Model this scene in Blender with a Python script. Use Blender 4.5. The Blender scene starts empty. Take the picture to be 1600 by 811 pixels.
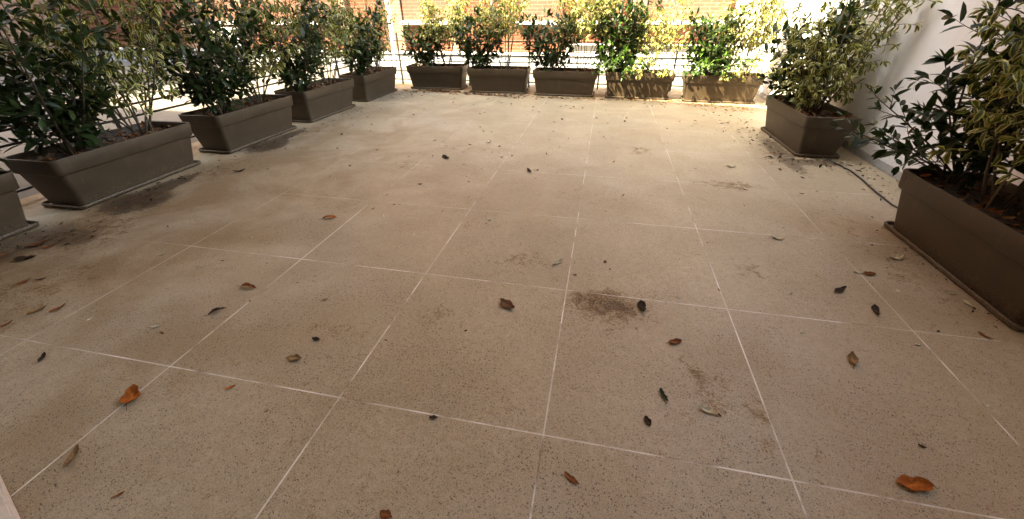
import bpy, bmesh, math, random
import numpy as np
from mathutils import Vector, Matrix

C = bpy.context.scene.collection
U = 0.85                       # metres per floor tile width; plan coordinates below are in tile widths
PI = math.pi

# ------------------------------------------------------------------ camera, sky, sun, exposure
sc = bpy.context.scene
pit, yaw, roll = 0.5649, 0.2118, -0.0086
fw = Vector((-math.sin(yaw)*math.cos(pit), math.cos(yaw)*math.cos(pit), -math.sin(pit)))
rt = Vector((math.cos(yaw), math.sin(yaw), 0)); up = rt.cross(fw)
r2 = rt*math.cos(roll) + up*math.sin(roll); u2 = -rt*math.sin(roll) + up*math.cos(roll)
cam = bpy.data.objects.new('camera', bpy.data.cameras.new('camera'))
C.objects.link(cam); sc.camera = cam
m = Matrix((r2, u2, -fw)).transposed().to_4x4()
m.translation = Vector((0.0963*U, -1.0797*U, 1.6019*U))
cam.matrix_world = m
cam.data.sensor_fit = 'HORIZONTAL'; cam.data.sensor_width = 36
cam.data.lens = 623.5342/1600*36
cam.data.clip_start = 0.05; cam.data.clip_end = 3000

LX, LY, LZ = 0.6, 0.5, -1.0    # direction the sunlight travels
w = bpy.data.worlds.new('World'); sc.world = w; w.use_nodes = True
nt = w.node_tree; bg = nt.nodes['Background']
sky = nt.nodes.new('ShaderNodeTexSky'); sky.sky_type = 'NISHITA'; sky.sun_disc = False
sky.sun_elevation = math.atan2(1.0, math.hypot(LX, LY))
sky.sun_rotation = math.atan2(-LX, -LY) % (2*PI)
sky.dust_density = 2.0; sky.ozone_density = 1.0
nt.links.new(sky.outputs[0], bg.inputs[0]); bg.inputs[1].default_value = 0.15
sun = bpy.data.objects.new('sun', bpy.data.lights.new('sun', 'SUN')); C.objects.link(sun)
sun.data.energy = 2.0; sun.data.angle = math.radians(0.5); sun.data.color = (1.0, 0.93, 0.82)
sun.rotation_euler = Vector((LX, LY, LZ)).to_track_quat('-Z', 'Y').to_euler()
sun.location = (0, 0, 20)
vs = sc.view_settings
vs.view_transform = 'Standard'; vs.look = 'None'; vs.gamma = 1; vs.use_curve_mapping = False
vs.exposure = 4.5
try:
    vs.use_white_balance = True; vs.white_balance_temperature = 8900; vs.white_balance_tint = 4.5
except Exception:
    pass

# ------------------------------------------------------------------ helpers
class MB:
    def __init__(s): s.v = []; s.f = []; s.m = []
    def add(s, vs_, fs, mi=0):
        o = len(s.v); s.v += [tuple(x) for x in vs_]
        s.f += [tuple(i+o for i in f) for f in fs]; s.m += [mi]*len(fs)
    def box(s, x0, x1, y0, y1, z0, z1, mi=0):
        v = [(x, y, z) for z in (z0, z1) for y in (y0, y1) for x in (x0, x1)]
        s.add(v, [(0,2,3,1),(4,5,7,6),(0,1,5,4),(2,6,7,3),(0,4,6,2),(1,3,7,5)], mi)
    def tube(s, pts, rad, n=6, mi=0):
        pts = [Vector(p) for p in pts]
        if not hasattr(rad, '__len__'): rad = [rad]*len(pts)
        vv = []; ff = []
        for i, p in enumerate(pts):
            d = (pts[min(i+1, len(pts)-1)] - pts[max(i-1, 0)]).normalized()
            a = d.cross(Vector((0.3, 0.9, 0.1)) if abs(d.z) > .7 else Vector((0, 0, 1))).normalized(); b = d.cross(a)
            for k in range(n):
                t = 2*PI*k/n; vv.append(p + (a*math.cos(t) + b*math.sin(t))*rad[i])
        for i in range(len(pts)-1):
            for k in range(n):
                k2 = (k+1) % n
                ff.append((i*n+k, i*n+k2, (i+1)*n+k2, (i+1)*n+k))
        ff.append(tuple(range(n-1, -1, -1))); ff.append(tuple((len(pts)-1)*n+k for k in range(n)))
        s.add(vv, ff, mi)
    def rings(s, spec, cap0=False, cap1=False, n=5, mi=0):
        """loft of rounded rectangles: (half length, half width, z, corner radius)"""
        vv = []; ff = []
        for hl, hw, z, cr in spec:
            for cx, cy, a0 in ((hl-cr, hw-cr, 0), (-hl+cr, hw-cr, 90), (-hl+cr, -hw+cr, 180), (hl-cr, -hw+cr, 270)):
                for k in range(n):
                    a = math.radians(a0 + 90*k/(n-1)); vv.append((cx+cr*math.cos(a), cy+cr*math.sin(a), z))
        N = 4*n
        for i in range(len(spec)-1):
            for k in range(N):
                k2 = (k+1) % N; ff.append((i*N+k, i*N+k2, (i+1)*N+k2, (i+1)*N+k))
        if cap0: ff.append(tuple(range(N-1, -1, -1)))
        if cap1: ff.append(tuple((len(spec)-1)*N+k for k in range(N)))
        s.add(vv, ff, mi)
    def mesh(s, name, mats, smooth=False, bevel=0):
        me = bpy.data.meshes.new(name); me.from_pydata(s.v, [], s.f); me.update()
        for mm in (mats if isinstance(mats, (list, tuple)) else [mats]): me.materials.append(mm)
        for p, mi in zip(me.polygons, s.m): p.material_index = mi
        if bevel:
            bm = bmesh.new(); bm.from_mesh(me); bmesh.ops.remove_doubles(bm, verts=bm.verts, dist=1e-5)
            bmesh.ops.bevel(bm, geom=bm.edges[:], offset=bevel, segments=2, affect='EDGES', clamp_overlap=True)
            bm.to_mesh(me); bm.free()
        if smooth:
            for p in me.polygons: p.use_smooth = True
        return me
    def build(s, name, mats, parent=None, smooth=False, bevel=0, sharp=None):
        me = s.mesh(name, mats, smooth, bevel)
        if smooth and sharp: me.set_sharp_from_angle(angle=math.radians(sharp))
        return link(name, me, parent)

def link(name, data, parent=None):
    o = bpy.data.objects.new(name, data); C.objects.link(o)
    if parent: o.parent = parent
    return o
def tag(o, label=None, cat=None, group=None, kind=None):
    if label: o['label'] = label
    if cat: o['category'] = cat
    if group: o['group'] = group
    if kind: o['kind'] = kind
    return o
def empty(name, loc=(0,0,0), rz=0):
    o = link(name, None); o.location = loc; o.rotation_euler = (0, 0, rz); o.empty_display_size = .1
    return o

# ------------------------------------------------------------------ materials
def mat(name):
    m_ = bpy.data.materials.new(name); m_.use_nodes = True
    return m_, m_.node_tree, m_.node_tree.nodes['Principled BSDF']
class N:
    """small node-graph writer"""
    def __init__(s, nt): s.nt = nt
    def new(s, t, **k):
        n = s.nt.nodes.new(t)
        for a, b in k.items(): setattr(n, a, b)
        return n
    def put(s, sock, v):
        if hasattr(v, 'is_linked') or isinstance(v, bpy.types.NodeSocket): s.nt.links.new(v, sock)
        else: sock.default_value = v
    def math(s, op, a, b=None, c=None, clamp=False):
        n = s.new('ShaderNodeMath', operation=op, use_clamp=clamp)
        for i, v in enumerate((a, b, c)):
            if v is not None: s.put(n.inputs[i], v)
        return n.outputs[0]
    def noise(s, vec, scale, detail=4, rough=.55, dist=0):
        n = s.new('ShaderNodeTexNoise'); s.put(n.inputs['Vector'], vec)
        n.inputs['Scale'].default_value = scale; n.inputs['Detail'].default_value = detail
        n.inputs['Roughness'].default_value = rough; n.inputs['Distortion'].default_value = dist
        return n.outputs[0]
    def ramp(s, v, a, b, lo=0., hi=1.):
        n = s.new('ShaderNodeMapRange', interpolation_type='SMOOTHSTEP'); s.put(n.inputs[0], v)
        n.inputs[1].default_value = a; n.inputs[2].default_value = b
        n.inputs[3].default_value = lo; n.inputs[4].default_value = hi
        return n.outputs[0]
    def mix(s, f, a, b, mode='MIX'):
        n = s.new('ShaderNodeMix', data_type='RGBA', blend_type=mode, clamp_factor=True)
        s.put(n.inputs[0], f); s.put(n.inputs[6], a); s.put(n.inputs[7], b)
        return n.outputs[2]
    def vmap(s, vec, scale=(1,1,1), loc=(0,0,0), rot=(0,0,0)):
        n = s.new('ShaderNodeMapping'); s.put(n.inputs[0], vec)
        n.inputs['Scale'].default_value = scale; n.inputs['Location'].default_value = loc; n.inputs['Rotation'].default_value = rot
        return n.outputs[0]
    def bump(s, h, strength=.2, dist=.01):
        n = s.new('ShaderNodeBump'); s.put(n.inputs['Height'], h)
        n.inputs['Strength'].default_value = strength; n.inputs['Distance'].default_value = dist
        return n.outputs[0]
def rgb(r, g, b): return (r, g, b, 1)
def plain(name, col, rough=.5, var=.15, scale=12, bumpy=0, coord='Object', spec=.5):
    m_, nt, p = mat(name); g = N(nt)
    tc = g.new('ShaderNodeTexCoord').outputs[coord]
    n1 = g.noise(tc, scale, 5); n2 = g.noise(tc, scale*.17, 3)
    f = g.math('ADD', g.math('MULTIPLY', n1, .6), g.math('MULTIPLY', n2, .6))
    c = g.mix(g.ramp(f, .4, .8), rgb(*[x*(1-var) for x in col]), rgb(*[min(1, x*(1+var)) for x in col]))
    nt.links.new(c, p.inputs['Base Color']); p.inputs['Specular IOR Level'].default_value = spec
    nt.links.new(g.math('ADD', rough-.06, g.math('MULTIPLY', n1, .12)), p.inputs['Roughness'])
    if bumpy: nt.links.new(g.bump(g.noise(tc, scale*6, 6), bumpy, .004), p.inputs['Normal'])
    return m_

def floor_material():
    m_, nt, p = mat('porcelain_tiles'); g = N(nt)
    pos = g.new('ShaderNodeNewGeometry').outputs['Position']
    q = g.vmap(pos, (1/U, 1/U, 1))                              # tile widths
    sx = g.new('ShaderNodeSeparateXYZ'); nt.links.new(q, sx.inputs[0])
    x, y = sx.outputs[0], g.math('DIVIDE', sx.outputs[1], 1.0882)
    dx = g.math('ABSOLUTE', g.math('SUBTRACT', g.math('FRACT', g.math('ADD', x, .5)), .5))
    dy = g.math('MULTIPLY', g.math('ABSOLUTE', g.math('SUBTRACT', g.math('FRACT', g.math('ADD', y, .5)), .5)), 1.0882)
    d = g.math('MINIMUM', dx, dy)
    grout = g.ramp(d, .0026, .0046, 1, 0)
    # per tile tint
    cell = g.new('ShaderNodeCombineXYZ'); nt.links.new(g.math('FLOOR', x), cell.inputs[0]); nt.links.new(g.math('FLOOR', y), cell.inputs[1])
    wn = g.new('ShaderNodeTexWhiteNoise', noise_dimensions='3D'); nt.links.new(cell.outputs[0], wn.inputs[0])
    tj = g.new('ShaderNodeVectorMath', operation='MULTIPLY_ADD'); nt.links.new(wn.outputs[1], tj.inputs[0]); tj.inputs[1].default_value = (7, 7, 7); nt.links.new(pos, tj.inputs[2])
    tpos = tj.outputs[0]
    fine = g.noise(tpos, 240, 3, .7); mid = g.noise(tpos, 30, 6, .65); big = g.noise(pos, 1.3, 5, .6, .4); bigger = g.noise(pos, .55, 3)
    base = g.mix(g.ramp(fine, .36, .66), rgb(.265, .205, .128), rgb(.425, .345, .232))
    base = g.mix(g.ramp(mid, .4, .7, 0, .35), base, rgb(.49, .405, .29))
    base = g.mix(g.math('MULTIPLY', wn.outputs[0], .38), base, rgb(.265, .21, .135))
    # broad film of ochre dust, thicker towards the planters on the left
    lft = g.ramp(x, -.6, -4.2, 0, .95)
    dust = g.math('MULTIPLY', g.math('ADD', lft, .36), g.ramp(big, .36, .66))
    base = g.mix(dust, base, rgb(.245, .175, .098))
    base = g.mix(g.ramp(bigger, .52, .72, 0, .35), base, rgb(.46, .41, .33))
    far_shade = g.math('MULTIPLY', g.ramp(sx.outputs[1], 4.2, 7.4, 0, .8), g.ramp(g.noise(pos, 2.1, 5, .65), .3, .62, .45, 1))
    base = g.mix(far_shade, base, rgb(.180, .145, .095))             # shade painted into the floor colour, deepening towards the back planters
    # stains of dried mud: centre x, y, half size x, y, strength
    stain = None
    for (cx, cy, a, b, s_) in ((.27,.98,.36,.22,1.25), (.33,.80,.14,.12,.55), (-.36,1.40,.30,.2,.55), (-1.28,.44,.2,.12,.55), (.75,.44,.16,.30,.6), (.95,.30,.09,.24,.6),
                               (1.54,3.26,.42,.17,.8), (.66,4.33,.2,.26,.75), (-.75,.69,.16,.17,.45), (-.63,.63,.08,.1,.4), (1.26,1.6,.2,.16,.5),
                               (-2.06,3.18,.25,.2,.5), (-1.55,4.0,.7,.28,.35), (.2,4.9,.4,.3,.35), (-.9,1.9,.5,.14,.3), (.1,2.7,.6,.2,.25), (-1.0,2.4,.3,.1,.35),
                               (-4.3,1.75,.42,.34,1.2), (-4.35,3.6,.36,.34,1.2), (-4.1,1.1,.55,.5,.9), (-4.35,.4,.5,.7,.9), (-3.6,.2,.6,.8,.5), (-4.2,2.7,.4,.7,.6), (-4.2,5,.4,1.2,.5),
                               (2.25,4.5,.3,.9,.5), (2.3,2.0,.3,1.2,.35), (-3.4,7.9,1.0,.25,.6), (-.5,7.6,2.0,.2,.4), (1.6,5.9,.5,.3,.35)):
        ex = g.math('DIVIDE', g.math('SUBTRACT', x, cx), a); ey = g.math('DIVIDE', g.math('SUBTRACT', sx.outputs[1], cy), b)
        r_ = g.math('SQRT', g.math('ADD', g.math('MULTIPLY', ex, ex), g.math('MULTIPLY', ey, ey)))
        v = g.ramp(r_, .15, 1.15, s_, 0)
        stain = v if stain is None else g.math('MAXIMUM', stain, v)
    sn = g.math('ADD', g.math('MULTIPLY', g.noise(pos, 13, 8, .75, .8), .62), g.math('MULTIPLY', g.noise(pos, 85, 4, .7), .38))
    grit = g.ramp(g.noise(pos, 150, 3, .7), .32, .52, .35, 1)
    sv = g.math('SUBTRACT', sn, g.math('MULTIPLY', g.math('SUBTRACT', 1, stain), .16))
    sm = g.math('MULTIPLY', g.ramp(sv, .40, .485), grit, clamp=True)
    core = g.math('MULTIPLY', g.ramp(sv, .495, .545), grit, clamp=True)
    base = g.mix(g.math('MULTIPLY', sm, .75), base, rgb(.165, .092, .036))
    base = g.mix(g.math('MULTIPLY', core, .9), base, rgb(.070, .036, .013))
    wet = None
    for (cx, cy, a, b, s_) in ((-4.30,1.72,.30,.30,1), (-4.38,1.95,.16,.55,1), (-4.36,3.62,.24,.34,1), (-4.42,3.95,.12,.6,1), (-4.2,1.0,.30,.14,.8), (-4.42,.75,.25,.45,.8), (2.40,4.5,.12,.75,.8), (2.62,4.2,.35,.12,.8)):
        ex = g.math('DIVIDE', g.math('SUBTRACT', x, cx), a); ey = g.math('DIVIDE', g.math('SUBTRACT', sx.outputs[1], cy), b)
        v = g.math('ADD', g.math('ADD', g.math('MULTIPLY', ex, ex), g.math('MULTIPLY', ey, ey)), g.math('MULTIPLY', g.math('SUBTRACT', sn, .5), 6.5))
        v = g.ramp(v, .80, 1.08, s_, 0)
        wet = v if wet is None else g.math('MAXIMUM', wet, v)
    base = g.mix(g.math('MULTIPLY', wet, .85), base, rgb(.055, .034, .017))
    # crumbs: short dark dashes in random directions
    rot = g.vmap(pos, (1,1,1), (0,0,0), (0,0,.6))
    wob = g.new('ShaderNodeVectorMath', operation='MULTIPLY_ADD')
    nz = g.new('ShaderNodeTexNoise'); nt.links.new(pos, nz.inputs[0]); nz.inputs['Scale'].default_value = 9
    nt.links.new(nz.outputs['Color'], wob.inputs[0]); wob.inputs[1].default_value = (.05, .05, 0); nt.links.new(rot, wob.inputs[2])
    def dashes(sc_, rz, thr, cut):
        vv = g.vmap(wob.outputs[0], sc_, (rz*3.1, rz*1.7, 0), (0, 0, rz))
        vo = g.new('ShaderNodeTexVoronoi', feature='F1', voronoi_dimensions='2D'); nt.links.new(vv, vo.inputs['Vector']); vo.inputs['Scale'].default_value = 1
        sel = g.new('ShaderNodeSeparateColor'); nt.links.new(vo.outputs['Color'], sel.inputs[0])
        on = g.math('GREATER_THAN', g.math('ADD', sel.outputs[0], g.math('MULTIPLY', g.math('SUBTRACT', big, .5), .5)), cut)
        return g.math('MULTIPLY', g.ramp(vo.outputs['Distance'], thr*.6, thr, 1, 0), on)
    sp = g.math('MAXIMUM', dashes((34, 96, 1), .5, .18, .72), dashes((96, 36, 1), -.35, .18, .74))
    sp = g.math('MAXIMUM', sp, g.math('MULTIPLY', dashes((110, 150, 1), .9, .24, .66), .8))
    sp = g.math('MAXIMUM', sp, g.math('MULTIPLY', dashes((230, 190, 1), .2, .3, .40), .5))
    col = g.mix(g.math('MULTIPLY', sp, g.ramp(g.noise(pos, 2.3, 5, .7), .34, .66, .45, .95)), base, rgb(.040, .027, .017))
    # grout: pale, in places filled with brown dirt or worn away
    gn = g.noise(pos, 3.1, 4, .6); gcol = g.mix(g.ramp(gn, .46, .64), rgb(.66, .61, .53), rgb(.20, .14, .085))
    near = g.ramp(sx.outputs[1], .5, 2.6, 1, 0)                  # joints near the door are swept, farther out they have silted up
    far = g.math('MULTIPLY', g.ramp(g.noise(pos, 2.4, 4), .36, .60, .12, 1), g.ramp(sx.outputs[1], .8, 3.2, 1, .55))
    far = g.math('MAXIMUM', far, g.math('MULTIPLY', near, .5))
    left = g.ramp(x, -4.2, -2.0, .12, 1)
    col = g.mix(g.math('MULTIPLY', grout, g.math('MULTIPLY', far, left)), col, gcol)
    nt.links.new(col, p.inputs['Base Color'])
    ro = g.math('ADD', g.math('ADD', .42, g.math('MULTIPLY', mid, .14)), g.math('MULTIPLY', g.math('ADD', sm, dust), .28))
    nt.links.new(ro, p.inputs['Roughness']); p.inputs['Specular IOR Level'].default_value = .32
    h = g.math('SUBTRACT', g.math('ADD', g.math('MULTIPLY', fine, .25), g.math('MULTIPLY', sp, .5)), g.math('MULTIPLY', grout, .8))
    nt.links.new(g.bump(h, .35, .002), p.inputs['Normal'])
    return m_

def brick_material(name, c1, c2, mort):
    m_, nt, p = mat(name); g = N(nt)
    pos = g.new('ShaderNodeTexCoord').outputs['Object']
    s = g.new('ShaderNodeSeparateXYZ'); nt.links.new(pos, s.inputs[0])
    cb = g.new('ShaderNodeCombineXYZ'); nt.links.new(g.math('ADD', s.outputs[0], s.outputs[1]), cb.inputs[0]); nt.links.new(s.outputs[2], cb.inputs[1])
    b = g.new('ShaderNodeTexBrick'); nt.links.new(cb.outputs[0], b.inputs['Vector'])
    b.inputs['Color1'].default_value = rgb(*c1); b.inputs['Color2'].default_value = rgb(*c2); b.inputs['Mortar'].default_value = rgb(*mort)
    b.inputs['Scale'].default_value = 1; b.inputs['Mortar Size'].default_value = .007; b.inputs['Brick Width'].default_value = .25; b.inputs['Row Height'].default_value = .078
    n1 = g.noise(pos, 3, 5)
    c = g.mix(g.ramp(n1, .35, .75, 0, .35), b.outputs['Color'], rgb(c1[0]*.7, c1[1]*.7, c1[2]*.7))
    nt.links.new(c, p.inputs['Base Color']); p.inputs['Roughness'].default_value = .85
    nt.links.new(g.bump(g.math('SUBTRACT', 1, b.outputs['Fac']), .4, .01), p.inputs['Normal'])
    return m_

def leaf_material(name, c_in, c_in2, c_edge=None, edge=(.45, .7), rough=.38, trans=.25, spec=.5, mott=.3):
    m_, nt, p = mat(name); g = N(nt)
    mg = g.new('ShaderNodeAttribute', attribute_name='margin').outputs['Fac']
    rn = g.new('ShaderNodeAttribute', attribute_name='rnd').outputs['Fac']
    pos = g.new('ShaderNodeTexCoord').outputs['Object']
    nz = g.noise(pos, 60, 3)
    c = g.mix(rn, rgb(*c_in), rgb(*c_in2))
    if c_edge:
        e = g.math('ADD', mg, g.math('MULTIPLY', g.math('SUBTRACT', nz, .5), .55))
        e = g.math('ADD', e, g.math('MULTIPLY', g.math('SUBTRACT', rn, .5), .35))
        c = g.mix(g.ramp(e, *edge), c, rgb(*c_edge))
    else:
        c = g.mix(g.ramp(mg, .0, .16, .45, 0), c, rgb(c_in2[0]*1.6, c_in2[1]*1.6, c_in2[2]*1.5))   # midrib
        c = g.mix(g.ramp(nz, .35, .62, 0, mott), c, rgb(c_in[0]*.5, c_in[1]*.42, c_in[2]*.4))
    nt.links.new(c, p.inputs['Base Color']); p.inputs['Roughness'].default_value = rough
    p.inputs['Specular IOR Level'].default_value = spec
    tr = g.new('ShaderNodeBsdfTranslucent'); nt.links.new(g.mix(.5, c, rgb(c_in2[0]*1.6, c_in2[1]*2, c_in2[2])), tr.inputs[0])
    mx = g.new('ShaderNodeMixShader'); mx.inputs[0].default_value = trans
    nt.links.new(p.outputs[0], mx.inputs[1]); nt.links.new(tr.outputs[0], mx.inputs[2])
    nt.links.new(mx.outputs[0], nt.nodes['Material Output'].inputs[0])
    return m_

def plaster_material():
    m_, nt, p = mat('white_plaster'); g = N(nt)
    pos = g.new('ShaderNodeTexCoord').outputs['Object']; s = g.new('ShaderNodeSeparateXYZ'); nt.links.new(pos, s.inputs[0])
    n1 = g.noise(pos, 1.6, 6, .65); st = g.noise(g.vmap(pos, (1, 7, .55)), 1.0, 6, .7, .3); sp = g.noise(pos, 55, 5, .7)
    c = g.mix(g.ramp(n1, .35, .7), rgb(.67, .655, .625), rgb(.76, .75, .725))
    c = g.mix(g.ramp(st, .52, .78, 0, .30), c, rgb(.44, .41, .37))
    low = g.math('MULTIPLY', g.ramp(g.math('ADD', s.outputs[2], g.math('MULTIPLY', st, .25)), .10, .42, .55, 0), g.ramp(sp, .35, .6))
    c = g.mix(low, c, rgb(.30, .25, .19))                        # splashed dirt along the foot
    nt.links.new(c, p.inputs['Base Color']); p.inputs['Roughness'].default_value = .85
    nt.links.new(g.bump(g.math('ADD', sp, g.math('MULTIPLY', n1, 1.5)), .35, .004), p.inputs['Normal'])
    return m_
def planter_material():
    m_, nt, p = mat('taupe_plastic'); g = N(nt)
    pos = g.new('ShaderNodeTexCoord').outputs['Object']; inf = g.new('ShaderNodeObjectInfo').outputs['Random']
    s = g.new('ShaderNodeSeparateXYZ'); nt.links.new(pos, s.inputs[0])
    off = g.new('ShaderNodeVectorMath', operation='ADD'); nt.links.new(pos, off.inputs[0])
    cb = g.new('ShaderNodeCombineXYZ'); nt.links.new(g.math('MULTIPLY', inf, 9), cb.inputs[0]); nt.links.new(cb.outputs[0], off.inputs[1]); q = off.outputs[0]
    n1 = g.noise(q, 5, 6, .65); st = g.noise(g.vmap(q, (16, 16, 1.2)), 1, 5, .7); sp = g.noise(q, 90, 4, .7)
    c = g.mix(g.ramp(n1, .35, .72), rgb(.046, .030, .015), rgb(.064, .043, .024))
    c = g.mix(g.ramp(st, .54, .80, 0, .30), c, rgb(.17, .135, .095))      # lime streaks
    foot = g.math('MULTIPLY', g.ramp(g.math('ADD', s.outputs[2], g.math('MULTIPLY', n1, .10)), .05, .20, .6, 0), g.ramp(sp, .42, .62))
    c = g.mix(foot, c, rgb(.17, .125, .08))                      # soil splashes
    nt.links.new(c, p.inputs['Base Color'])
    nt.links.new(g.math('ADD', .42, g.math('MULTIPLY', n1, .25)), p.inputs['Roughness'])
    nt.links.new(g.bump(g.math('ADD', sp, g.math('MULTIPLY', n1, 2)), .12, .004), p.inputs['Normal'])
    return m_

M = dict(
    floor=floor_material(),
    slab_side=plain('slab_edge', (.40, .37, .33), .8),
    ground=plain('pale_concrete', (.095, .088, .076), .85, .12, 3),
    wall=plaster_material(),
    skirting=plain('grey_skirting', (.30, .29, .27), .7),
    brick=brick_material('orange_brick', (.110, .024, .007), (.135, .034, .010), (.15, .095, .06)),
    brick_pale=brick_material('pink_brick', (.125, .044, .025), (.145, .056, .032), (.15, .10, .07)),
    brick_dark=brick_material('brown_brick', (.20, .10, .06), (.24, .12, .07), (.25, .2, .16)),
    white=plain('white_paint', (.78, .78, .76), .5, .06, 6),
    greyblue=plain('grey_render', (.36, .38, .40), .8, .12, 3),
    dark=plain('dark_recess', (.035, .032, .028), .6),
    glass=plain('window_glass', (.03, .035, .04), .08, .1, 1),
    shutter=plain('brown_shutter', (.16, .085, .05), .6),
    metal=plain('railing_paint', (.022, .021, .02), .45, .2, 40),
    pipe=plain('dark_pipe', (.06, .06, .062), .5),
    render=plain('building_render', (.36, .32, .27), .85, .1, 1.2),
    planter=planter_material(),
    soil=plain('potting_soil', (.035, .024, .016), .95, .5, 30, .6),
    stone=plain('beige_stone', (.50, .43, .36), .8, .18, 40, .5),
    cable=plain('black_rubber', (.012, .012, .012), .5),
    cane=plain('bamboo', (.16, .11, .055), .6, .3, 30),
    bark=plain('green_brown_bark', (.075, .055, .033), .8, .35, 50),
    laurel=leaf_material('laurel_leaf', (.011, .022, .005), (.026, .050, .010), None, rough=.52, trans=.14, spec=.3),
    laurel_fresh=leaf_material('fresh_laurel_leaf', (.055, .13, .022), (.10, .20, .035), None, rough=.36, trans=.28),
    varieg=leaf_material('variegated_leaf', (.030, .048, .010), (.085, .110, .022), (.56, .50, .155), (.47, .78), .48, .26),
)
FALL = {k: leaf_material('fallen_%s_leaf' % k, a, b, None, rough=.8, trans=.08, spec=.2, mott=.75) for k, a, b in (
    ('dark', (.12, .048, .020), (.17, .080, .038)), ('orange', (.34, .092, .014), (.44, .14, .02)), ('tan', (.22, .13, .055), (.28, .17, .075)),
    ('rust', (.17, .055, .018), (.24, .085, .026)), ('black', (.026, .015, .009), (.045, .026, .015)), ('green', (.02, .032, .014), (.035, .05, .02)),
    ('pale', (.46, .43, .27), (.58, .54, .38)))}

# ------------------------------------------------------------------ the setting
b = MB(); b.box(-400, 400, -300, 500, -.5, -.02); tag(b.build('ground', M['ground']), kind='structure')
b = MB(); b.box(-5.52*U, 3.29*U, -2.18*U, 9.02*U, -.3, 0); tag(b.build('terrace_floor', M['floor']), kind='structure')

# right boundary wall
w_ = empty('boundary_wall', (3.3*U, 0, 0)); tag(w_, 'tall white plastered wall along the right side of the terrace', 'wall')
b = MB(); b.box(0, .25, -2.2*U, 12.3*U, -.02, 2.9); b.build('wall_panel', M['wall'], w_)
b = MB(); b.box(-.012, -.001, -2.17*U, 9.0*U, .002, .075); b.build('skirting', M['skirting'], w_, bevel=.003)

# brick building across the yard (its face at y = 12.5 tiles)
FY = 12.5*U
bb = empty('brick_building', (-8*U, FY, 0)); tag(bb, 'orange brick building with white sills facing the terrace from across the yard', 'building')
def bpart(name, bm_, m_, parent=None, **k):
    o = bm_.build(name, m_, None, **k); o.parent = parent or bb; o.matrix_parent_inverse = Matrix.Translation((8*U, -FY, 0)) if not parent else Matrix.Identity(4)
    return o
def bx_(x0, x1, d0, d1, z0, z1):                  # x in tiles, d metres in front of the face, z metres
    b_ = MB(); b_.box(x0*U, x1*U, FY-d1, FY-d0, z0, z1); return b_
bpart('wall', bx_(-27, 6, -3.0, 0, -.02, 15.5), M['brick'])
bpart('plinth', bx_(-27, 5.9, .002, .16, -.02, .29), M['greyblue'])
bpart('plinth_coping', bx_(-27, 5.9, .003, .20, .291, .345), M['white'], bevel=.006)
for x0, x1, mm in ((-10.9, -8.6, 'brick_pale'), (-6.2, -4.75, 'brick_pale'), (-2.55, -1.25, 'brick_pale'), (-.9, .05, 'brick_pale'), (1.1, 3.2, 'brick_pale'), (-14.1, -12.2, 'brick_pale')):
    pn = bpart('bay_panel', bx_(x0, x1, .003, .05, 1.06, 6.6), M[mm])
    bpart('sill', bx_(x0-.08, x1+.08, .004, .17, .975, 1.058), M['white'], bevel=.006)
for x0, x1 in ((-6.55, -6.25), (-4.7, -4.45), (.55, 1.05), (-8.4, -8.1), (-14.6, -14.2), (-12.1, -11.9)):
    bpart('pilaster', bx_(x0, x1, .003, .09, .35, 6.9), M['brick_dark'])
for x0, x1 in ((-1.1, .35), (.55, 4.6)):
    fr = bpart('basement_window', bx_(x0, x1, .004, .06, .37, .56), M['white'], bevel=.004)
    o = bx_(x0+.06, x1-.06, .061, .068, .385, .535).build('pane', M['dark']); o.parent = fr
for x in (-3.33, .2, .38, -9.6, -13.1):
    b = MB(); b.tube([(x*U, FY-.13, .8), (x*U, FY-.13, 6.9)], .032 if x > 0 else .028, 8)
    bpart('downpipe', b, M['pipe'] if x > 0 or x < -9 else M['greyblue'], smooth=True, sharp=50)
for x, n in ((-12.75, 0), (-21.75, 1)):
    a = empty('air_conditioner', (x*U, FY-.18, .36)); tag(a, ('white air conditioner with a square grille low on the sunlit brick wall at left', 'pale air conditioner on the shaded brick wall at the far left')[n], 'air conditioner', 'air conditioners on the brick wall')
    if n: a.location.z = .80
    b = MB(); b.box(-.36, .36, -.15, .15, 0, .55); b.build('casing', M['white'], a, bevel=.02)
    b = MB()
    for k in range(7): b.box(-.30, .10, -.165, -.157, .06+.07*k, .085+.07*k)
    for k in range(6): b.box(-.30+.076*k, -.285+.076*k, -.156, -.151, .06, .505)
    b.build('grille', M['dark'], a)
    for x0 in (-.30, .26):
        b = MB(); b.box(x0, x0+.04, -.12, .17, -.04, -.002); b.build('bracket', M['pipe'], a)

# white steel post standing in the yard behind the corner of the terrace
t = empty('steel_post', (-5.5*U, 10.1*U, -.02)); tag(t, 'slim white post standing in the yard behind the far left corner of the terrace', 'post')
b = MB(); b.tube([(0, 0, .012), (0, 0, 4.2)], .05, 12); b.build('shaft', M['white'], t, smooth=True, sharp=50)
b = MB(); b.box(-.10, .10, -.10, .10, 0, .012); b.build('base_plate', M['greyblue'], t)
b = MB(); b.tube([(-.10, .0, .012), (-.10, 0, 4.2)], .012, 8); b.build('cable_conduit', M['pipe'], t)

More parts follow.
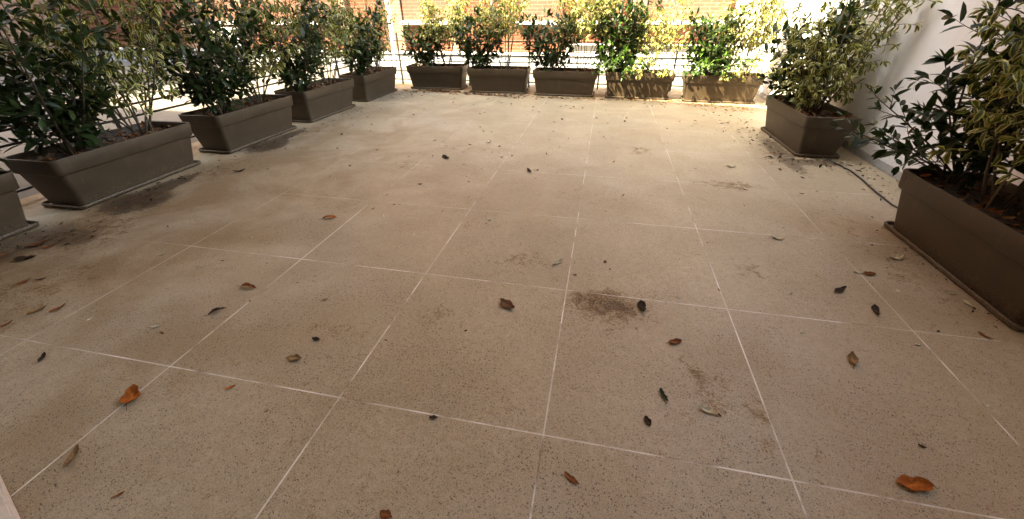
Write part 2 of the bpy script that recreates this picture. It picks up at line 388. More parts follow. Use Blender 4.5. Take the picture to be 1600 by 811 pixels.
# tall house at the photographer's back and the wing at the left: they throw the shade over the terrace
def prism_y(prof, y0, y1):
    b_ = MB(); n = len(prof)
    b_.add([(x, y1, z) for x, z in prof] + [(x, y0, z) for x, z in prof],
           [tuple(range(n-1, -1, -1)), tuple(range(n, 2*n))] + [(i, (i+1) % n, (i+1) % n + n, i+n) for i in range(n)])
    return b_
hb = empty('apartment_house', (0, -2.2*U, 0)); tag(hb, 'tall rendered apartment house that the terrace belongs to', 'building')
prof = [(-34, -.02), (11, -.02), (11, 14.6), (-34, 15.4)]
o = prism_y([(x*U, z*(U if z > 0 else 1)) for x, z in prof], -10, 0).build('wall', M['render'], hb)
HS = 5.0                                                       # underside of the balcony that roofs the terrace
b = MB(); sp_ = [(-9.1, -2.2), (3.28, -2.2), (3.28, 3.5), (-3.4, 4.78), (-3.4, 5.76), (-9.1, 5.76)]
n_ = len(sp_); vv = [(x*U, (y+2.2)*U+.003, z) for z in (HS, HS+.24) for x, y in sp_]
b.add(vv, [tuple(range(n_-1, -1, -1)), tuple(range(n_, 2*n_))] + [(i, (i+1) % n_, (i+1) % n_+n_, i+n_) for i in range(n_)])
b.build('balcony', M['render'], hb)
for k in range(4):
    for x in (-14, -10, -6.5, -3.2, 2.6, 6):
        z0 = (.9, 3.0, 7.1, 10.1)[k]
        b = MB(); b.box((x-.75)*U, (x+.75)*U, .003, .06, z0, z0+1.5); f_ = b.build('window', M['white'], hb, bevel=.004)
        b = MB(); b.box((x-.66)*U, (x-.03)*U, .061, .066, z0+.08, z0+1.42); b.box((x+.03)*U, (x+.66)*U, .061, .066, z0+.08, z0+1.42); b.build('pane', M['glass'], f_)
b = MB(); b.box(-.6*U, .6*U, .003, .05, .0, 2.2); f_ = b.build('door', M['white'], hb, bevel=.004)
b = MB(); b.box(-.5*U, .5*U, .051, .056, .15, 2.1); b.build('pane', M['glass'], f_)
hl = empty('side_wing', (-20*U, 10*U, 0)); tag(hl, 'brown brick building wing closing the yard on its left side', 'building')
b = MB(); b.box(-8, 0, -12.1*U, -8*U, -.02, 15.5*U); b.build('wall', M['brick_dark'], hl)
b = MB(); b.box(-7.9, -.02, -7.98*U, 2.4*U, -.02, 12.4*U); b.build('wall', M['brick_dark'], hl)

# doorstep corner at the lower left
ds = empty('doorstep', (-2.13*U, -.63*U, 0), math.radians(-21)); tag(ds, 'rough beige stone doorstep at the lower left corner', 'doorstep')
b = MB(); b.box(-.9, .75, -.75, 0, .002, .045); b.build('tread', M['stone'], ds, bevel=.006)

# railings
def railing(name, label, p0, p1, posts, zs=(.11, .30, .52, .65, .94), top=1.11):
    p0, p1 = Vector(p0)*U, Vector(p1)*U; d = p1-p0
    t_ = empty(name, p0, math.atan2(d.y, d.x)); tag(t_, label, 'railing'); L_ = d.length
    for z in zs:
        b_ = MB(); b_.box(0, L_, -.009, .009, z*U-.009, z*U+.009); b_.build('rail', M['metal'], t_)
    for x in posts:
        b_ = MB(); b_.box(x*U-.014, x*U+.014, -.0145, .0145, 0, top*U); b_.build('post', M['metal'], t_, bevel=.002)
railing('metal_railing', 'thin dark metal railing behind the back row of planters', (-5.38, 8.84, 0), (3.27, 8.84, 0), (.02, .62, 2.35, 3.78, 5.36, 6.93, 8.3))
railing('metal_railing', 'thin dark metal railing behind the left row of planters', (-5.4, -2.1, 0), (-5.4, 8.78, 0), (.1, 1.65, 3.25, 4.75, 6.25, 7.8, 9.3))

# ------------------------------------------------------------------ leaves and shrubs
TT = np.array([0., .16, .45, .78, 1.]); WW = np.array([0., .66, 1., .68, 0.])
def leaf_arrays(base, dirv, nrm, L, Wd, fold, bend):
    """n leaves of 11 vertices and 8 faces each"""
    n = len(base)
    d = dirv/np.linalg.norm(dirv, axis=1, keepdims=True)
    s = np.cross(d, nrm); s /= np.maximum(np.linalg.norm(s, axis=1, keepdims=True), 1e-6)
    u = np.cross(s, d)
    k = np.where(np.abs(bend) < 1e-3, 1e-3, bend)[:, None]
    a = k*TT[None]
    cx = L[:, None]*np.sin(a)/k; cz = -L[:, None]*(1-np.cos(a))/k
    cen = base[:, None] + cx[..., None]*d[:, None] + cz[..., None]*u[:, None]          # n,5,3
    nn = np.sin(a)[..., None]*d[:, None] + np.cos(a)[..., None]*u[:, None]
    half = (L*Wd*.5)[:, None]*WW[None]
    off = s[:, None]*half[..., None]*np.cos(fold)[:, None, None] + nn*half[..., None]*np.sin(fold)[:, None, None]
    offr = -s[:, None]*half[..., None]*np.cos(fold)[:, None, None] + nn*half[..., None]*np.sin(fold)[:, None, None]
    V = np.concatenate([cen, (cen+off)[:, 1:4], (cen+offr)[:, 1:4]], 1).reshape(-1, 3)   # 0-4 centre, 5-7 left, 8-10 right
    F = [(0,1,5,5), (0,8,1,1), (5,1,2,6), (1,8,9,2), (6,2,3,7), (2,9,10,3), (7,3,4,4), (3,10,4,4)]
    return V, F, n
MARG = np.array([.25, 0, 0, 0, .8, 1, 1, 1, 1, 1, 1])
def leaf_mesh(name, parts, mats):
    """parts: list of (leaf arrays, material index, rnd per leaf)"""
    Vs, faces, mi, mg, rn = [], [], [], [], []; o = 0
    for (V, F, n), idx, r in parts:
        Vs.append(V); mg.append(np.tile(MARG, n)); rn.append(np.repeat(r, 11))
        ii = (np.arange(n)*11 + o)
        for f in F:
            f_ = f[:3] if f[3] == f[2] else f
            faces += (ii[:, None] + np.array(f_)[None]).tolist()
            mi += [idx]*n
        o += n*11
    V = np.concatenate(Vs); me = bpy.data.meshes.new(name)
    me.from_pydata(V.tolist(), [], faces); me.update()
    for mm in mats: me.materials.append(mm)
    me.polygons.foreach_set('material_index', mi); me.polygons.foreach_set('use_smooth', [True]*len(faces))
    for nm, arr in (('margin', np.concatenate(mg)), ('rnd', np.concatenate(rn))):
        at = me.attributes.new(nm, 'FLOAT', 'POINT'); at.data.foreach_set('value', arr.astype(np.float32))
    return me

def curve_pts(p, d, L, n, rng, wig, lift):
    pts = [np.array(p, float)]; d = np.array(d, float); d /= np.linalg.norm(d)
    for i in range(n):
        d = d + rng.normal(0, wig, 3) + np.array([0, 0, lift]); d /= np.linalg.norm(d)
        pts.append(pts[-1] + d*L/n)
    return pts
def at_(pts, s):
    f = s*(len(pts)-1); i = min(int(f), len(pts)-2); t_ = f-i
    return pts[i]*(1-t_) + pts[i+1]*t_, pts[i+1]-pts[i]

def shrub(kind, loc, height, label, seed, lean=(0, 0), nst=8, spread=.40, dens=1.0, fresh=0., stakes=1, extra=(), ell=(1, 1), bare=None, rz=0):
    rng = np.random.default_rng(seed)
    laurel = kind == 'laurel'
    t_ = empty('laurel_shrub' if laurel else 'variegated_shrub', loc, rz)
    tag(t_, label, 'shrub', 'dark laurel shrubs in the planters' if laurel else 'yellow variegated shrubs in the planters')
    B, D, Nn, LL, WW_, FO, BE, RN = [], [], [], [], [], [], [], []
    def leaf(p, d, L):
        d = d/np.linalg.norm(d); n_ = np.array([0, 0, 1.]) + rng.normal(0, .35, 3)
        B.append(p); D.append(d); Nn.append(n_); LL.append(L); RN.append(rng.random())
        if laurel: WW_.append(rng.uniform(.36, .46)); FO.append(rng.uniform(.1, .45)); BE.append(rng.uniform(-.1, .7))
        else: WW_.append(rng.uniform(.32, .44)); FO.append(rng.uniform(.05, .6)); BE.append(rng.uniform(.3, 1.9))
    def dress(pts, L, ln, sp, s0):
        k = max(2, int(L*(1-s0)/sp)); ph = rng.uniform(0, 6.28)
        for i in range(k):
            s = s0 + (1-s0)*(i+.5)/k; p, d = at_(pts, s); d = d/np.linalg.norm(d)
            a = ph + i*2.4
            e1 = np.cross(d, [0, 0, 1.]); e1 /= max(np.linalg.norm(e1), 1e-6); e2 = np.cross(d, e1)
            o = e1*math.cos(a) + e2*math.sin(a)
            v = d*rng.uniform(.35, .8) + o + np.array([0, 0, (.15 if laurel else -.15)])
            leaf(p, v, ln*rng.uniform(.7, 1.15))
        p = pts[-1]; d = pts[-1]-pts[-2]
        for a in range(4):
            leaf(p, d/np.linalg.norm(d) + rng.normal(0, .55, 3), ln*rng.uniform(.55, .95))
    for k in range(nst):
        a = 2*PI*(k+rng.uniform(0, .7))/nst; r0 = rng.uniform(.01, .05)
        base = np.array([r0*math.cos(a)*1.6, r0*math.sin(a), -.012]); h = height*rng.uniform(.72, 1.04)
        if k == 0: h = height*1.02
        dv = np.array([math.cos(a)*spread*rng.uniform(.5, 1.25)*ell[0] + lean[0], math.sin(a)*spread*rng.uniform(.5, 1.25)*ell[1] + lean[1], 1.])
        pts = curve_pts(base, dv, h, 9, rng, .05, .035)
        mb_ = MB(); mb_.tube([tuple(p) for p in pts], [.0075*(1-.75*i/9)+.0012 for i in range(10)], 6)
        s0 = bare if bare is not None else (.05 if laurel else .32)
        nt_ = int((23 if laurel else 27)*dens*h/1.1); ph = rng.uniform(0, 6.28)
        ln = .122 if laurel else .086
        for j in range(nt_):
            s = s0 + (.97-s0)*(j+rng.uniform(.1, .9))/nt_
            p, d = at_(pts, s); aa = ph + j*2.4
            el = rng.uniform(.25, .8)
            dv2 = np.array([math.cos(aa)*ell[0], math.sin(aa)*ell[1], el])
            Lt = rng.uniform(.14, .34)*(1.15-.6*s) if laurel else rng.uniform(.12, .30)*(1.2-.5*s)
            tp = curve_pts(p, dv2, Lt, 4, rng, .10, .03 if laurel else -.10)
            mb_.tube([tuple(q) for q in tp], [.003, .0026, .0021, .0016, .001], 4)
            dress(tp, Lt, ln, .036 if laurel else .028, .12)
        dress(pts, h*.5, ln, .045, max(s0, .5))
        mb_.build('stem', M['bark'], t_, smooth=True)
    for (p0, p1, Lf, lift) in extra:                      # long arching branches
        p0 = np.array(p0, float); d = np.array(p1, float)-p0; Lb = np.linalg.norm(d)
        pts = curve_pts(p0, d/Lb + np.array([0, 0, .18]), Lb*1.05, 9, rng, .05, lift)
        mb_ = MB(); mb_.tube([tuple(p) for p in pts], [.006*(1-.75*i/9)+.0012 for i in range(10)], 6)
        dress(pts, Lb*.9, Lf, .05, .25)
        for j in range(4):
            p, d = at_(pts, .45+.12*j); dv2 = d/np.linalg.norm(d) + rng.normal(0, .6, 3)
            tp = curve_pts(p, dv2, rng.uniform(.08, .18), 3, rng, .08, 0)
            mb_.tube([tuple(q) for q in tp], [.003, .0025, .002, .001], 4); dress(tp, .14, Lf*.9, .035, .2)
        mb_.build('stem', M['bark'], t_, smooth=True)
    arr = [np.array(x) for x in (B, D, Nn, LL, WW_, FO, BE, RN)]
    isf = np.zeros(len(B), bool)
    if fresh: isf = (rng.random(len(B)) < fresh*.4) | ((arr[0][:, 2] < .42*height) & (rng.random(len(B)) < fresh))
    parts = []
    for sel, idx in ((~isf, 0), (isf, 1)):
        if sel.any(): parts.append((leaf_arrays(*[x[sel] for x in arr[:7]]), idx, arr[7][sel]))
    mats = [M['laurel'], M['laurel_fresh']] if laurel else [M['varieg'], M['laurel_fresh']]
    link('foliage', leaf_mesh('foliage', parts, mats), t_)
    for k in range(stakes):
        x, y = rng.uniform(-.10, .10), rng.uniform(-.06, .06); h = height*rng.uniform(.75, .95)
        b_ = MB(); b_.tube([(x, y, -.02), (x+rng.uniform(-.03, .03), y, h)], .006, 6); b_.build('stake', M['cane'], t_, smooth=True, sharp=60)
    return t_

# ------------------------------------------------------------------ planters
def make_planter(label, seed):
    t_ = empty('planter'); tag(t_, label, 'planter', 'long taupe planters around the terrace')
    b_ = MB(); b_.rings([(.492, .172, .014, .03), (.497, .176, .03, .035), (.540, .222, .292, .04)], cap0=True); b_.build('body', M['planter'], t_, smooth=True, sharp=40)
    b_ = MB(); b_.rings([(.541, .223, .290, .04), (.552, .236, .293, .042), (.556, .240, .300, .044), (.566, .251, .405, .046), (.565, .250, .413, .046), (.558, .243, .416, .044), (.549, .234, .410, .042), (.541, .225, .33, .04)], n=6)
    b_.build('rim', M['planter'], t_, smooth=True, sharp=50)
    b_ = MB(); b_.rings([(.522, .200, .001, .03), (.532, .210, .006, .035), (.538, .215, .030, .038), (.533, .211, .034, .036), (.526, .204, .030, .034), (.52, .198, .012, .03)], cap0=True, cap1=True); b_.build('saucer', M['planter'], t_, smooth=True, sharp=60)
    rng = np.random.default_rng(seed)
    nx, ny = 30, 12; b_ = MB(); vv = []
    for j in range(ny+1):
        for i in range(nx+1):
            x = -.542+1.084*i/nx; y = -.226+.452*j/ny
            vv.append((x, y, .362 + rng.normal(0, .006) - .012*(abs(x)/.54)**4))
    b_.add(vv, [(j*(nx+1)+i, j*(nx+1)+i+1, (j+1)*(nx+1)+i+1, (j+1)*(nx+1)+i) for j in range(ny) for i in range(nx)])
    b_.build('soil', M['soil'], t_, smooth=True)
    n = 230; P = np.stack([rng.uniform(-.52, .52, n), rng.uniform(-.205, .205, n), rng.uniform(.366, .392, n)], 1)
    Dv = np.stack([rng.normal(0, 1, n), rng.normal(0, 1, n), rng.normal(0, .3, n)], 1)
    Nv = np.stack([rng.normal(0, .5, n), rng.normal(0, .5, n), np.ones(n)], 1)
    la = [P, Dv, Nv, rng.uniform(.03, .075, n), rng.uniform(.32, .5, n), rng.uniform(-.2, .8, n), rng.uniform(-1, 1.4, n)]
    ks = ['rust', 'dark', 'black', 'orange', 'tan']; pick = rng.choice(5, n, p=[.36, .32, .22, .04, .06]); parts = []
    for k in range(5):
        s_ = pick == k; parts.append((leaf_arrays(*[q[s_] for q in la]), k, rng.random(s_.sum())))
    o_ = link('leaf_mulch', leaf_mesh('leaf_mulch', parts, [FALL[k] for k in ks]), t_); o_['kind'] = 'stuff'
    return t_
def copy_thing(o):
    c = o.copy(); C.objects.link(c)
    for ch in o.children:
        d = ch.copy(); C.objects.link(d); d.parent = c
    return c
ROW = [  # tray centre x, y (tiles), turn (deg), length scale, label
    (-4.86,  .45, 90, 1.09, 'taupe planter cut off by the left edge of the view, nearest in the left row'),
    (-4.85, 2.12, 91, 1.09, 'largest looking taupe planter of the left row, second from the front, above a dirt stain'),
    (-4.81, 3.86, 90, 1.09, 'taupe planter in the middle of the left row, third from the viewer'),
    (-4.77, 5.54, 89, 1.09, 'taupe planter fourth in the left row, with a small gap behind it'),
    (-4.73, 7.29, 90, 1.09, 'taupe planter last in the left row, next to the back left corner'),
    (-3.66, 8.46,  1, 1.0, 'dark planter leftmost in the back row by the corner'),
    (-2.15, 8.21,  1, 1.0, 'dark planter second from left in the back row, with many canes above it'),
    ( -.69, 8.10, -1, 1.0, 'dark shaded planter in the middle of the back row'),
    (  .79, 8.06, -1, 1.0, 'sunlit planter fourth from left in the back row, striped by leaf shadows'),
    ( 2.31, 7.91, -1, 1.04, 'sunlit planter rightmost in the back row, partly behind yellow leaves'),
    ( 2.76, 5.08, 91, 1.09, 'planter standing by the white wall at the far right, behind a black cable'),
    ( 2.80, 1.87, 90, 1.09, 'large taupe planter in the right foreground by the white wall'),
]
protos = [make_planter('x', 11), make_planter('x', 12), make_planter('x', 13)]
for i, (x, y, a, s, lab) in enumerate(ROW):
    o = protos[i] if i < 3 else copy_thing(protos[i % 3])
    o.location = (x*U, y*U, 0); o.rotation_euler.z = math.radians(a + (180 if i % 2 else 0)); o.scale = (s, 1, 1)
    o['label'] = lab
ORD = ['in the nearest left planter at the edge of the view', 'in the second planter of the left row', 'in the third planter of the left row', 'in the fourth planter of the left row', 'in the last planter of the left row by the corner',
       'in the leftmost back planter', 'in the second back planter from the left', 'in the middle planter of the back row', 'in the striped sunlit planter of the back row', 'in the rightmost sunlit back planter',
       'in the far right planter by the white wall', 'in the right foreground planter']
# per planter: laurel height, offset; variegated height, offset (offset along the planter, metres)
SPEC = [(.95, .30, 1.15, -.25), (1.26, -.27, 1.42, .27), (1.36, -.30, 1.34, .26), (1.32, -.32, 1.36, .26), (1.1, -.22, 1.3, .24),
        (.80, -.22, 1.38, .2), (1.0, -.36, 1.40, .12), (.95, -.28, 1.42, .27), (1.12, -.38, 1.22, .12), (1.0, -.24, 1.42, .32),
        (1.05, .32, 1.3, -.10), (1.25, .47, 1.3, .10)]
for i, (x, y, a, s, lab) in enumerate(ROW):
    ca, sa = math.cos(math.radians(a)), math.sin(math.radians(a))
    lh, lo, vh, vo = SPEC[i]; z = .365
    ex = []; kw = {}
    if i == 11:
        ex = [((-.02,0,.02), (-.62,.16,.33), .105, -.03), ((0,.02,.05), (-.45,.36,.42), .10, -.03), ((-.02,0,.03), (-.50,-.10,.25), .10, -.02), ((0,0,.05), (-.30,.25,.62), .10, -.02), ((0,0,.02), (-.36,.30,.20), .10, -.03)]
        kw = dict(spread=.20, dens=.75, nst=6)
    if i < 5: kw = dict(spread=.52, nst=9, dens=.82, ell=(1, 1.35))
    if 5 <= i < 10: kw = dict(spread=.46, nst=8, ell=(1.5, .9), dens=.85)
    if i in (8, 9): kw = dict(spread=.40, nst=9, ell=(1.3, .9), fresh=.30); ex = [((.03*k-.09, -.03, .05), (.14*k-.36, -.34-.06*(k % 3), .12+.09*(k % 4)), .11, -.04) for k in range(7)]
    shrub('laurel', (x*U+lo*ca*s, y*U+lo*sa*s, z), lh, 'dark green laurel shrub ' + ORD[i], 100+i, extra=ex, stakes=1, **kw)
    kw = {}
    if i < 5: kw = dict(spread=.48, nst=8, bare=.26, dens=.72, ell=(1, 1.25))
    if i == 10: kw = dict(spread=.34, nst=7, bare=.10, dens=.85)
    if i == 11: kw = dict(spread=.30, nst=7, bare=.30, extra=[((0,-.05,.1), (-.20,-.42,.30), .085, -.06), ((0,-.05,.1), (-.12,-.50,.22), .085, -.06), ((0,0,.3), (-.30,-.15,.75), .085, -.06)])
    if 5 <= i < 10: kw = dict(spread=.34, nst=6, ell=(1.3, .9), bare=.42)
    if i in (8, 9): kw = dict(nst=6, spread=.36, bare=.34, ell=(1.3, .9), extra=[((.03*k-.08, -.03, .05), (.13*k-.30, -.34-.06*(k % 3), .10+.09*(k % 4)), .085, -.05) for k in range(6)])
    if i == 6: kw = dict(stakes=4, spread=.34, nst=6, bare=.45)
    
    shrub('varieg', (x*U+vo*ca*s, y*U+vo*sa*s, z), vh, 'yellow edged variegated shrub ' + ORD[i], 200+i, **{**dict(stakes=2), **kw})

# ------------------------------------------------------------------ fallen leaves, litter, cable
def fallen(x, y, L, ang, kind, curl, label, seed, group=None, name='fallen_leaf'):
    rng = np.random.default_rng(seed); n = 13; L = min(L, .105)*1.08
    wd = {'cup': .52, 'roll': .34, 'arch': .32}[curl]*rng.uniform(.85, 1.1)
    foldm = {'cup': .75, 'roll': 1.0, 'arch': .8}[curl]; bend = {'cup': .7, 'roll': .75, 'arch': -.6}[curl]*rng.uniform(.7, 1.2)
    mb_ = MB(); ts = np.linspace(0, 1, n); vv = []
    tw = rng.uniform(-1.1, 1.1)
    for t_ in ts:
        a = bend*(t_-.5)*2
        cx = L*(t_-.5); cz = (abs(bend)*.22*L)*((2*t_-1)**2 if bend > 0 else 1-(2*t_-1)**2)
        hw = L*wd*.5*(math.sin(PI*t_**.85)**.8 if 0 < t_ < 1 else 0) * (1+.16*math.sin(11*t_+seed)+.08*math.sin(23*t_+2*seed))
        for q in (-1, -.55, 0, .55, 1):
            fo = foldm*(1+.35*math.sin(5*t_+seed*1.3)); ph = fo*q
            yy = hw*math.sin(ph)/max(fo, .1)*1.1; zz = hw*(1-math.cos(ph))/max(fo, .1)*1.1
            rr = tw*(t_-.5); vv.append((cx, yy*math.cos(rr)-zz*math.sin(rr), cz + yy*math.sin(rr)+zz*math.cos(rr)))
    ff = [(i*5+k, (i+1)*5+k, (i+1)*5+k+1, i*5+k+1) for i in range(n-1) for k in range(4)]
    mb_.add(vv, ff)
    zmin = min(v[2] for v in mb_.v); mb_.v = [(v[0], v[1], v[2]-zmin+.0012) for v in mb_.v]
    st = MB().v
    me = mb_.mesh(name, FALL[kind], smooth=True)
    for nm, arr in (('margin', [abs(q) for _ in ts for q in (-1, -.55, 0, .55, 1)]), ('rnd', [rng.random()]*len(vv))):
        at = me.attributes.new(nm, 'FLOAT', 'POINT'); at.data.foreach_set('value', np.array(arr, np.float32))
    o_ = link(name, me); o_.location = (x, y, 0); o_.rotation_euler.z = math.radians(ang)
    md = o_.modifiers.new('thickness', 'SOLIDIFY'); md.thickness = .0006; md.offset = 1
    if L > .05 and curl != 'roll':
        b_ = MB(); b_.tube([(-L*.5, 0, max(.0015, mb_.v[2][2])), (-L*.62, .004, .002), (-L*.72, .002, .0016)], [.0012, .001, .0008], 5)
        b_.build('stalk', FALL['dark'], o_)
    tag(o_, label, 'leaf', group)
    return o_
LEAVES = [
(-0.297, 0.721, 0.115, -36, 'dark', 'cup', 'broad brown leaf with pale rim lying cupped on tiles near the terrace middle'),
(-1.704, -0.168, 0.103, 129, 'orange', 'cup', 'folded orange leaf lying across a pale grout line at the lower left'),
(-1.648, -0.428, 0.086, 123, 'tan', 'roll', 'narrow rolled tan leaf at the lower left near the doorstep corner'),
(1.233, 0.063, 0.11, -174, 'orange', 'cup', 'largest orange leaf, with a dark stalk, on the tiles at lower right'),
(0.117, -0.147, 0.062, -31, 'rust', 'roll', 'twisted rusty brown leaf just below the grout crossing at bottom centre'),
(-0.448, -0.381, 0.045, -13, 'rust', 'cup', 'brown leaf cut off by the bottom edge of the view'),
(-1.802, 0.369, 0.083, 52, 'black', 'arch', 'arched blackish leaf on the left half of the terrace'),
(-1.805, 0.591, 0.107, 0, 'rust', 'arch', 'rust brown arched leaf just behind the arched blackish one'),
(-1.865, 1.489, 0.102, 23, 'orange', 'arch', 'orange brown arched leaf on the far left of the terrace middle'),
(-3.351, 2.253, 0.12, 46, 'black', 'roll', 'dark curled leaf in front of the second planter from the front on the left'),
(-1.333, -0.048, 0.04, 43, 'orange', 'roll', 'small orange curled leaf right of the folded orange one'),
(-1.17, 0.153, 0.063, 5, 'tan', 'cup', 'ragged yellow brown leaf left of the lower middle grout crossing'),
(-1.151, 0.284, 0.045, -1, 'black', 'cup', 'small black leaf scrap beyond the ragged yellow brown leaf'),
(-2.327, -0.078, 0.068, 131, 'black', 'roll', 'tightly curled dark leaf at the left edge below a grout line'),
(0.409, 0.852, 0.076, -81, 'black', 'cup', 'small dark oval leaf beside the big dirt stain'),
(0.548, 0.61, 0.063, 24, 'rust', 'cup', 'reddish brown leaf right of and nearer than the big dirt stain'),
(0.46, 0.271, 0.067, -69, 'green', 'roll', 'dark green bent leaf on the right of the lower middle'),
(0.387, 0.136, 0.043, -66, 'black', 'cup', 'dark brown oval leaf next to the grout line at lower centre'),
(0.623, 0.232, 0.075, -16, 'pale', 'roll', 'pale yellow green leaf lying right of the dark green bent one'),
(1.504, 1.222, 0.117, 38, 'black', 'roll', 'dark curled leaf left of the near right planter'),
(1.6, 1.054, 0.093, -106, 'black', 'roll', 'dark crumpled leaf by the grout crossing near the right planter'),
(1.748, 1.432, 0.068, 11, 'rust', 'cup', 'red brown leaf at the end of a grout line near the right planter'),
(1.317, 0.653, 0.088, 71, 'tan', 'cup', 'tan upright curled leaf on the tile at right'),
(1.352, 0.229, 0.025, -19, 'black', 'cup', 'small dark scrap just beyond the largest orange leaf'),
(2.011, 1.674, 0.103, 26, 'pale', 'cup', 'pale green leaf beside the near right planter, by its far corner'),
(2.086, 1.308, 0.06, -11, 'pale', 'roll', 'pale leaf lying at the middle of the near right saucer edge'),
(2.109, 1.215, 0.068, -82, 'pale', 'roll', 'narrow pale leaf beside the near right saucer, nearer than two others'),
(2.009, 0.946, 0.054, -52, 'rust', 'roll', 'red brown rolled leaf by the near corner of the right planter'),
(1.367, 1.799, 0.073, -8, 'pale', 'cup', 'whitish leaf on a grout line at right of the terrace'),
(-0.081, 1.198, 0.09, 56, 'pale', 'roll', 'cream curled leaf left of the big dirt stain'),
(-2.637, 0.785, 0.044, 35, 'pale', 'roll', 'pale green scrap on the left of the terrace, behind the arched blackish leaf'),
(-2.008, 0.205, 0.043, 41, 'pale', 'roll', 'pale green leaf left of the arched blackish leaf'),
(-2.407, 0.184, 0.029, 87, 'pale', 'roll', 'small pale scrap near the left edge beyond a grout line'),
(-0.534, 2.786, 0.15, -58, 'black', 'roll', 'dark curled leaf far out on the middle of the terrace'),
(-1.477, 3.026, 0.116, -33, 'black', 'cup', 'dark leaf left of the far middle of the terrace'),
(-1.169, 3.689, 0.15, 95, 'pale', 'roll', 'small pale scrap at the far middle of the terrace'),
(-0.432, -0.014, 0.035, 12, 'black', 'cup', 'dark brown scrap just below the front grout line'),
(-1.296, 0.572, 0.035, 49, 'tan', 'cup', 'small tan curl on the tile left of the middle'),
(1.41, 3.284, 0.081, -6, 'pale', 'cup', 'pale flake on the tiles before the far right planter'),
(-3.602, 0.73, 0.114, 60, 'rust', 'cup', 'red brown leaf on the dirt at the left end, before the first planter'),
(-3.459, 0.574, 0.134, 37, 'black', 'cup', 'black leaf with a yellow edge on the dirt at the left edge'),
(-3.493, 0.725, 0.076, 79, 'rust', 'roll', 'rolled rust leaf on the dirt at the left end'),
(-3.152, 0.374, 0.068, 89, 'rust', 'roll', 'thin red brown rolled leaf at the left edge of the tiles'),
(-3.088, 0.414, 0.048, 52, 'black', 'roll', 'thin dark leaf near the left edge of the tiles'),
(-2.666, 0.217, 0.074, 79, 'rust', 'roll', 'long thin brown leaf strip at the left of the terrace'),
(-2.785, 0.063, 0.057, 81, 'rust', 'roll', 'rust leaf touching the left edge of the view'),
(-2.757, 0.183, 0.079, 71, 'tan', 'roll', 'thin tan leaf strip at the left of the terrace'),

]
for i, (x, y, L, ang, kind, curl, lab) in enumerate(LEAVES):
    fallen(x, y, L, ang, kind, curl, lab, 500+i)
# small scraps nothing tells apart
rng = np.random.default_rng(5)
scr = [fallen(0, 0, L, 0, k, c, 'tiny dark leaf scrap lying loose on the terrace tiles', 900+j, 'tiny leaf scraps on the tiles', 'leaf_scrap') for j, (L, k, c) in enumerate(((.022, 'black', 'roll'), (.028, 'dark', 'cup'), (.018, 'black', 'cup'), (.032, 'rust', 'roll')))]
cnt = 0
while cnt < 170:
    x, y = rng.uniform(-4.2, 2.3), rng.uniform(-.6, 7.4)
    if rng.random() > (.5 + .5*(y > 3)): continue
    s0 = scr[cnt % 4]; o = s0 if cnt < 4 else s0.copy()
    if cnt >= 4: C.objects.link(o)
    o.location = (x*U, y*U, 0); o.rotation_euler.z = rng.uniform(0, 6.28); k = rng.uniform(.45, 1.15)*(1 + .17*max(0, y-1)); o.scale = (k, k, k)
    cnt += 1

scr = [fallen(0, 0, L, 0, 'pale', c, 'tiny pale dry flake lying loose on the terrace tiles', 950+j, 'tiny pale flakes on the tiles', 'leaf_scrap') for j, (L, c) in enumerate(((.024, 'roll'), (.03, 'cup')))]
for cnt in range(44):
    x, y = rng.uniform(-4.3, 2.3), rng.uniform(.5, 7.5)
    if cnt % 3 == 0: x = rng.uniform(1.2, 2.4)
    o = scr[cnt] if cnt < 2 else scr[cnt % 2].copy()
    if cnt >= 2: C.objects.link(o)
    o.location = (x*U, y*U, 0); o.rotation_euler.z = rng.uniform(0, 6.28); k = rng.uniform(.5, 1.1)*(1 + .12*max(0, y-1)); o.scale = (k, k, k)

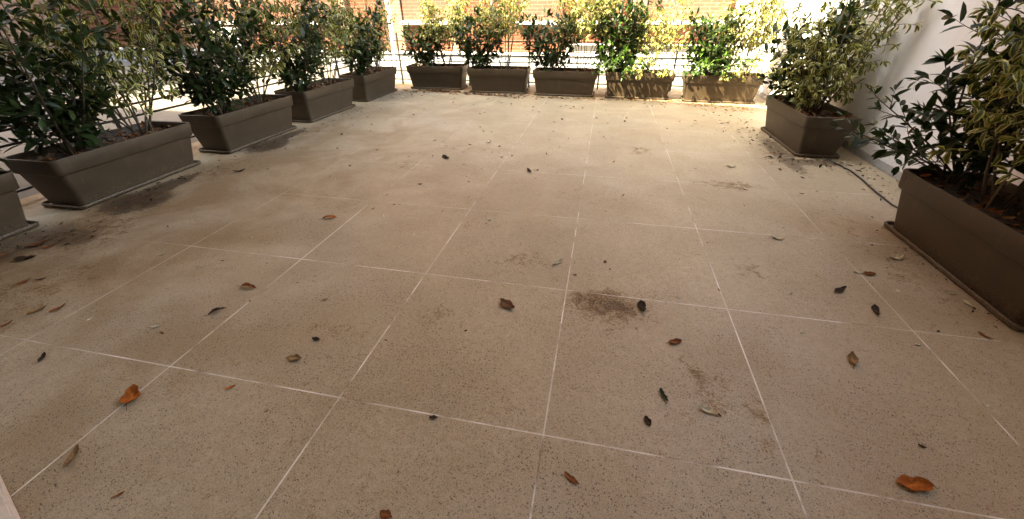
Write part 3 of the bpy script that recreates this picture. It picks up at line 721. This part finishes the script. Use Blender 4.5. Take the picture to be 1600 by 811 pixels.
def litter(name, label, spots, seed, kinds, probs, lo=.02, hi=.07):
    rng = np.random.default_rng(seed); P = []
    for (x, y, rx, ry, n) in spots:
        P += [(rng.normal(x, rx*.5)*U, rng.normal(y, ry*.5)*U, rng.uniform(.004, .014)) for _ in range(n)]
    P = np.array(P); n = len(P)
    la = [P, np.stack([rng.normal(0,1,n), rng.normal(0,1,n), rng.normal(0,.12,n)],1), np.stack([rng.normal(0,.3,n), rng.normal(0,.3,n), np.ones(n)],1),
          rng.uniform(lo, hi, n), rng.uniform(.3,.5,n), rng.uniform(0,.7,n), rng.uniform(-.2,.3,n)]
    pick = rng.choice(len(kinds), n, p=probs)
    parts = [(leaf_arrays(*[q[pick == k] for q in la]), k, rng.random((pick == k).sum())) for k in range(len(kinds)) if (pick == k).any()]
    o_ = link(name, leaf_mesh(name, parts, [FALL[k] for k in kinds])); tag(o_, label, 'leaf litter', kind='stuff'); return o_
litter('leaf_litter', 'dark dead leaves heaped before the leftmost back planters', [(-3.5,8.0,.6,.15,260), (-4.0,7.7,.5,.35,40), (-2.3,7.76,.9,.11,150), (-1.8,7.6,.6,.25,30), (-.7,7.66,1.1,.1,80)], 31, ['black','dark','rust'], [.45,.35,.2], .03, .085)
litter('leaf_litter', 'orange and straw coloured dry leaves in the sun before the right back planters', [(.9,7.72,.8,.1,60), (2.2,7.45,1.0,.16,110), (2.5,7.1,.5,.3,60)], 32, ['orange','tan','rust','pale'], [.3,.4,.15,.15])
litter('leaf_litter', 'mixed dead leaves around the foot of the far right planter', [(2.36,4.9,.16,1.5,60), (2.4,4.25,.4,.12,40), (2.9,4.1,.5,.3,60), (3.0,3.5,.25,.5,30), (2.2,5.8,.4,.8,60)], 33, ['black','dark','pale','tan'], [.45,.25,.15,.15], .015, .055)
litter('leaf_litter', 'wet dark leaf scraps along the saucers of the left row', [(-4.4,2.0,.22,.8,50), (-4.4,3.7,.22,.9,50), (-4.3,1.0,.4,.4,30), (-4.35,5.4,.2,1.2,40), (-4.3,7.2,.2,1.0,40)], 34, ['black','dark','rust'], [.6,.25,.15], .012, .05)
litter('leaf_litter', 'few leaf crumbs along the saucer of the right foreground planter', [(2.5,1.9,.08,1.3,50)], 35, ['black','dark','pale'], [.6,.3,.1], .01, .03)

b = MB(); cp = [(2.80,4.36,.02), (2.89,4.19,0), (2.93,3.95,0), (2.92,3.69,0), (2.88,3.36,0), (2.86,3.0,0), (2.93,2.72,0)]
pts = []
for i in range(len(cp)-1):
    for k in range(4):
        t_ = k/4; pts.append(tuple((cp[i][j]*(1-t_)+cp[i+1][j]*t_)*U + (.009 if j == 2 else 0) for j in range(3)))
b.tube(pts, .007, 8); tag(b.build('cable', M['cable'], smooth=True, sharp=60), 'black cable snaking across the floor between the two right planters', 'cable')
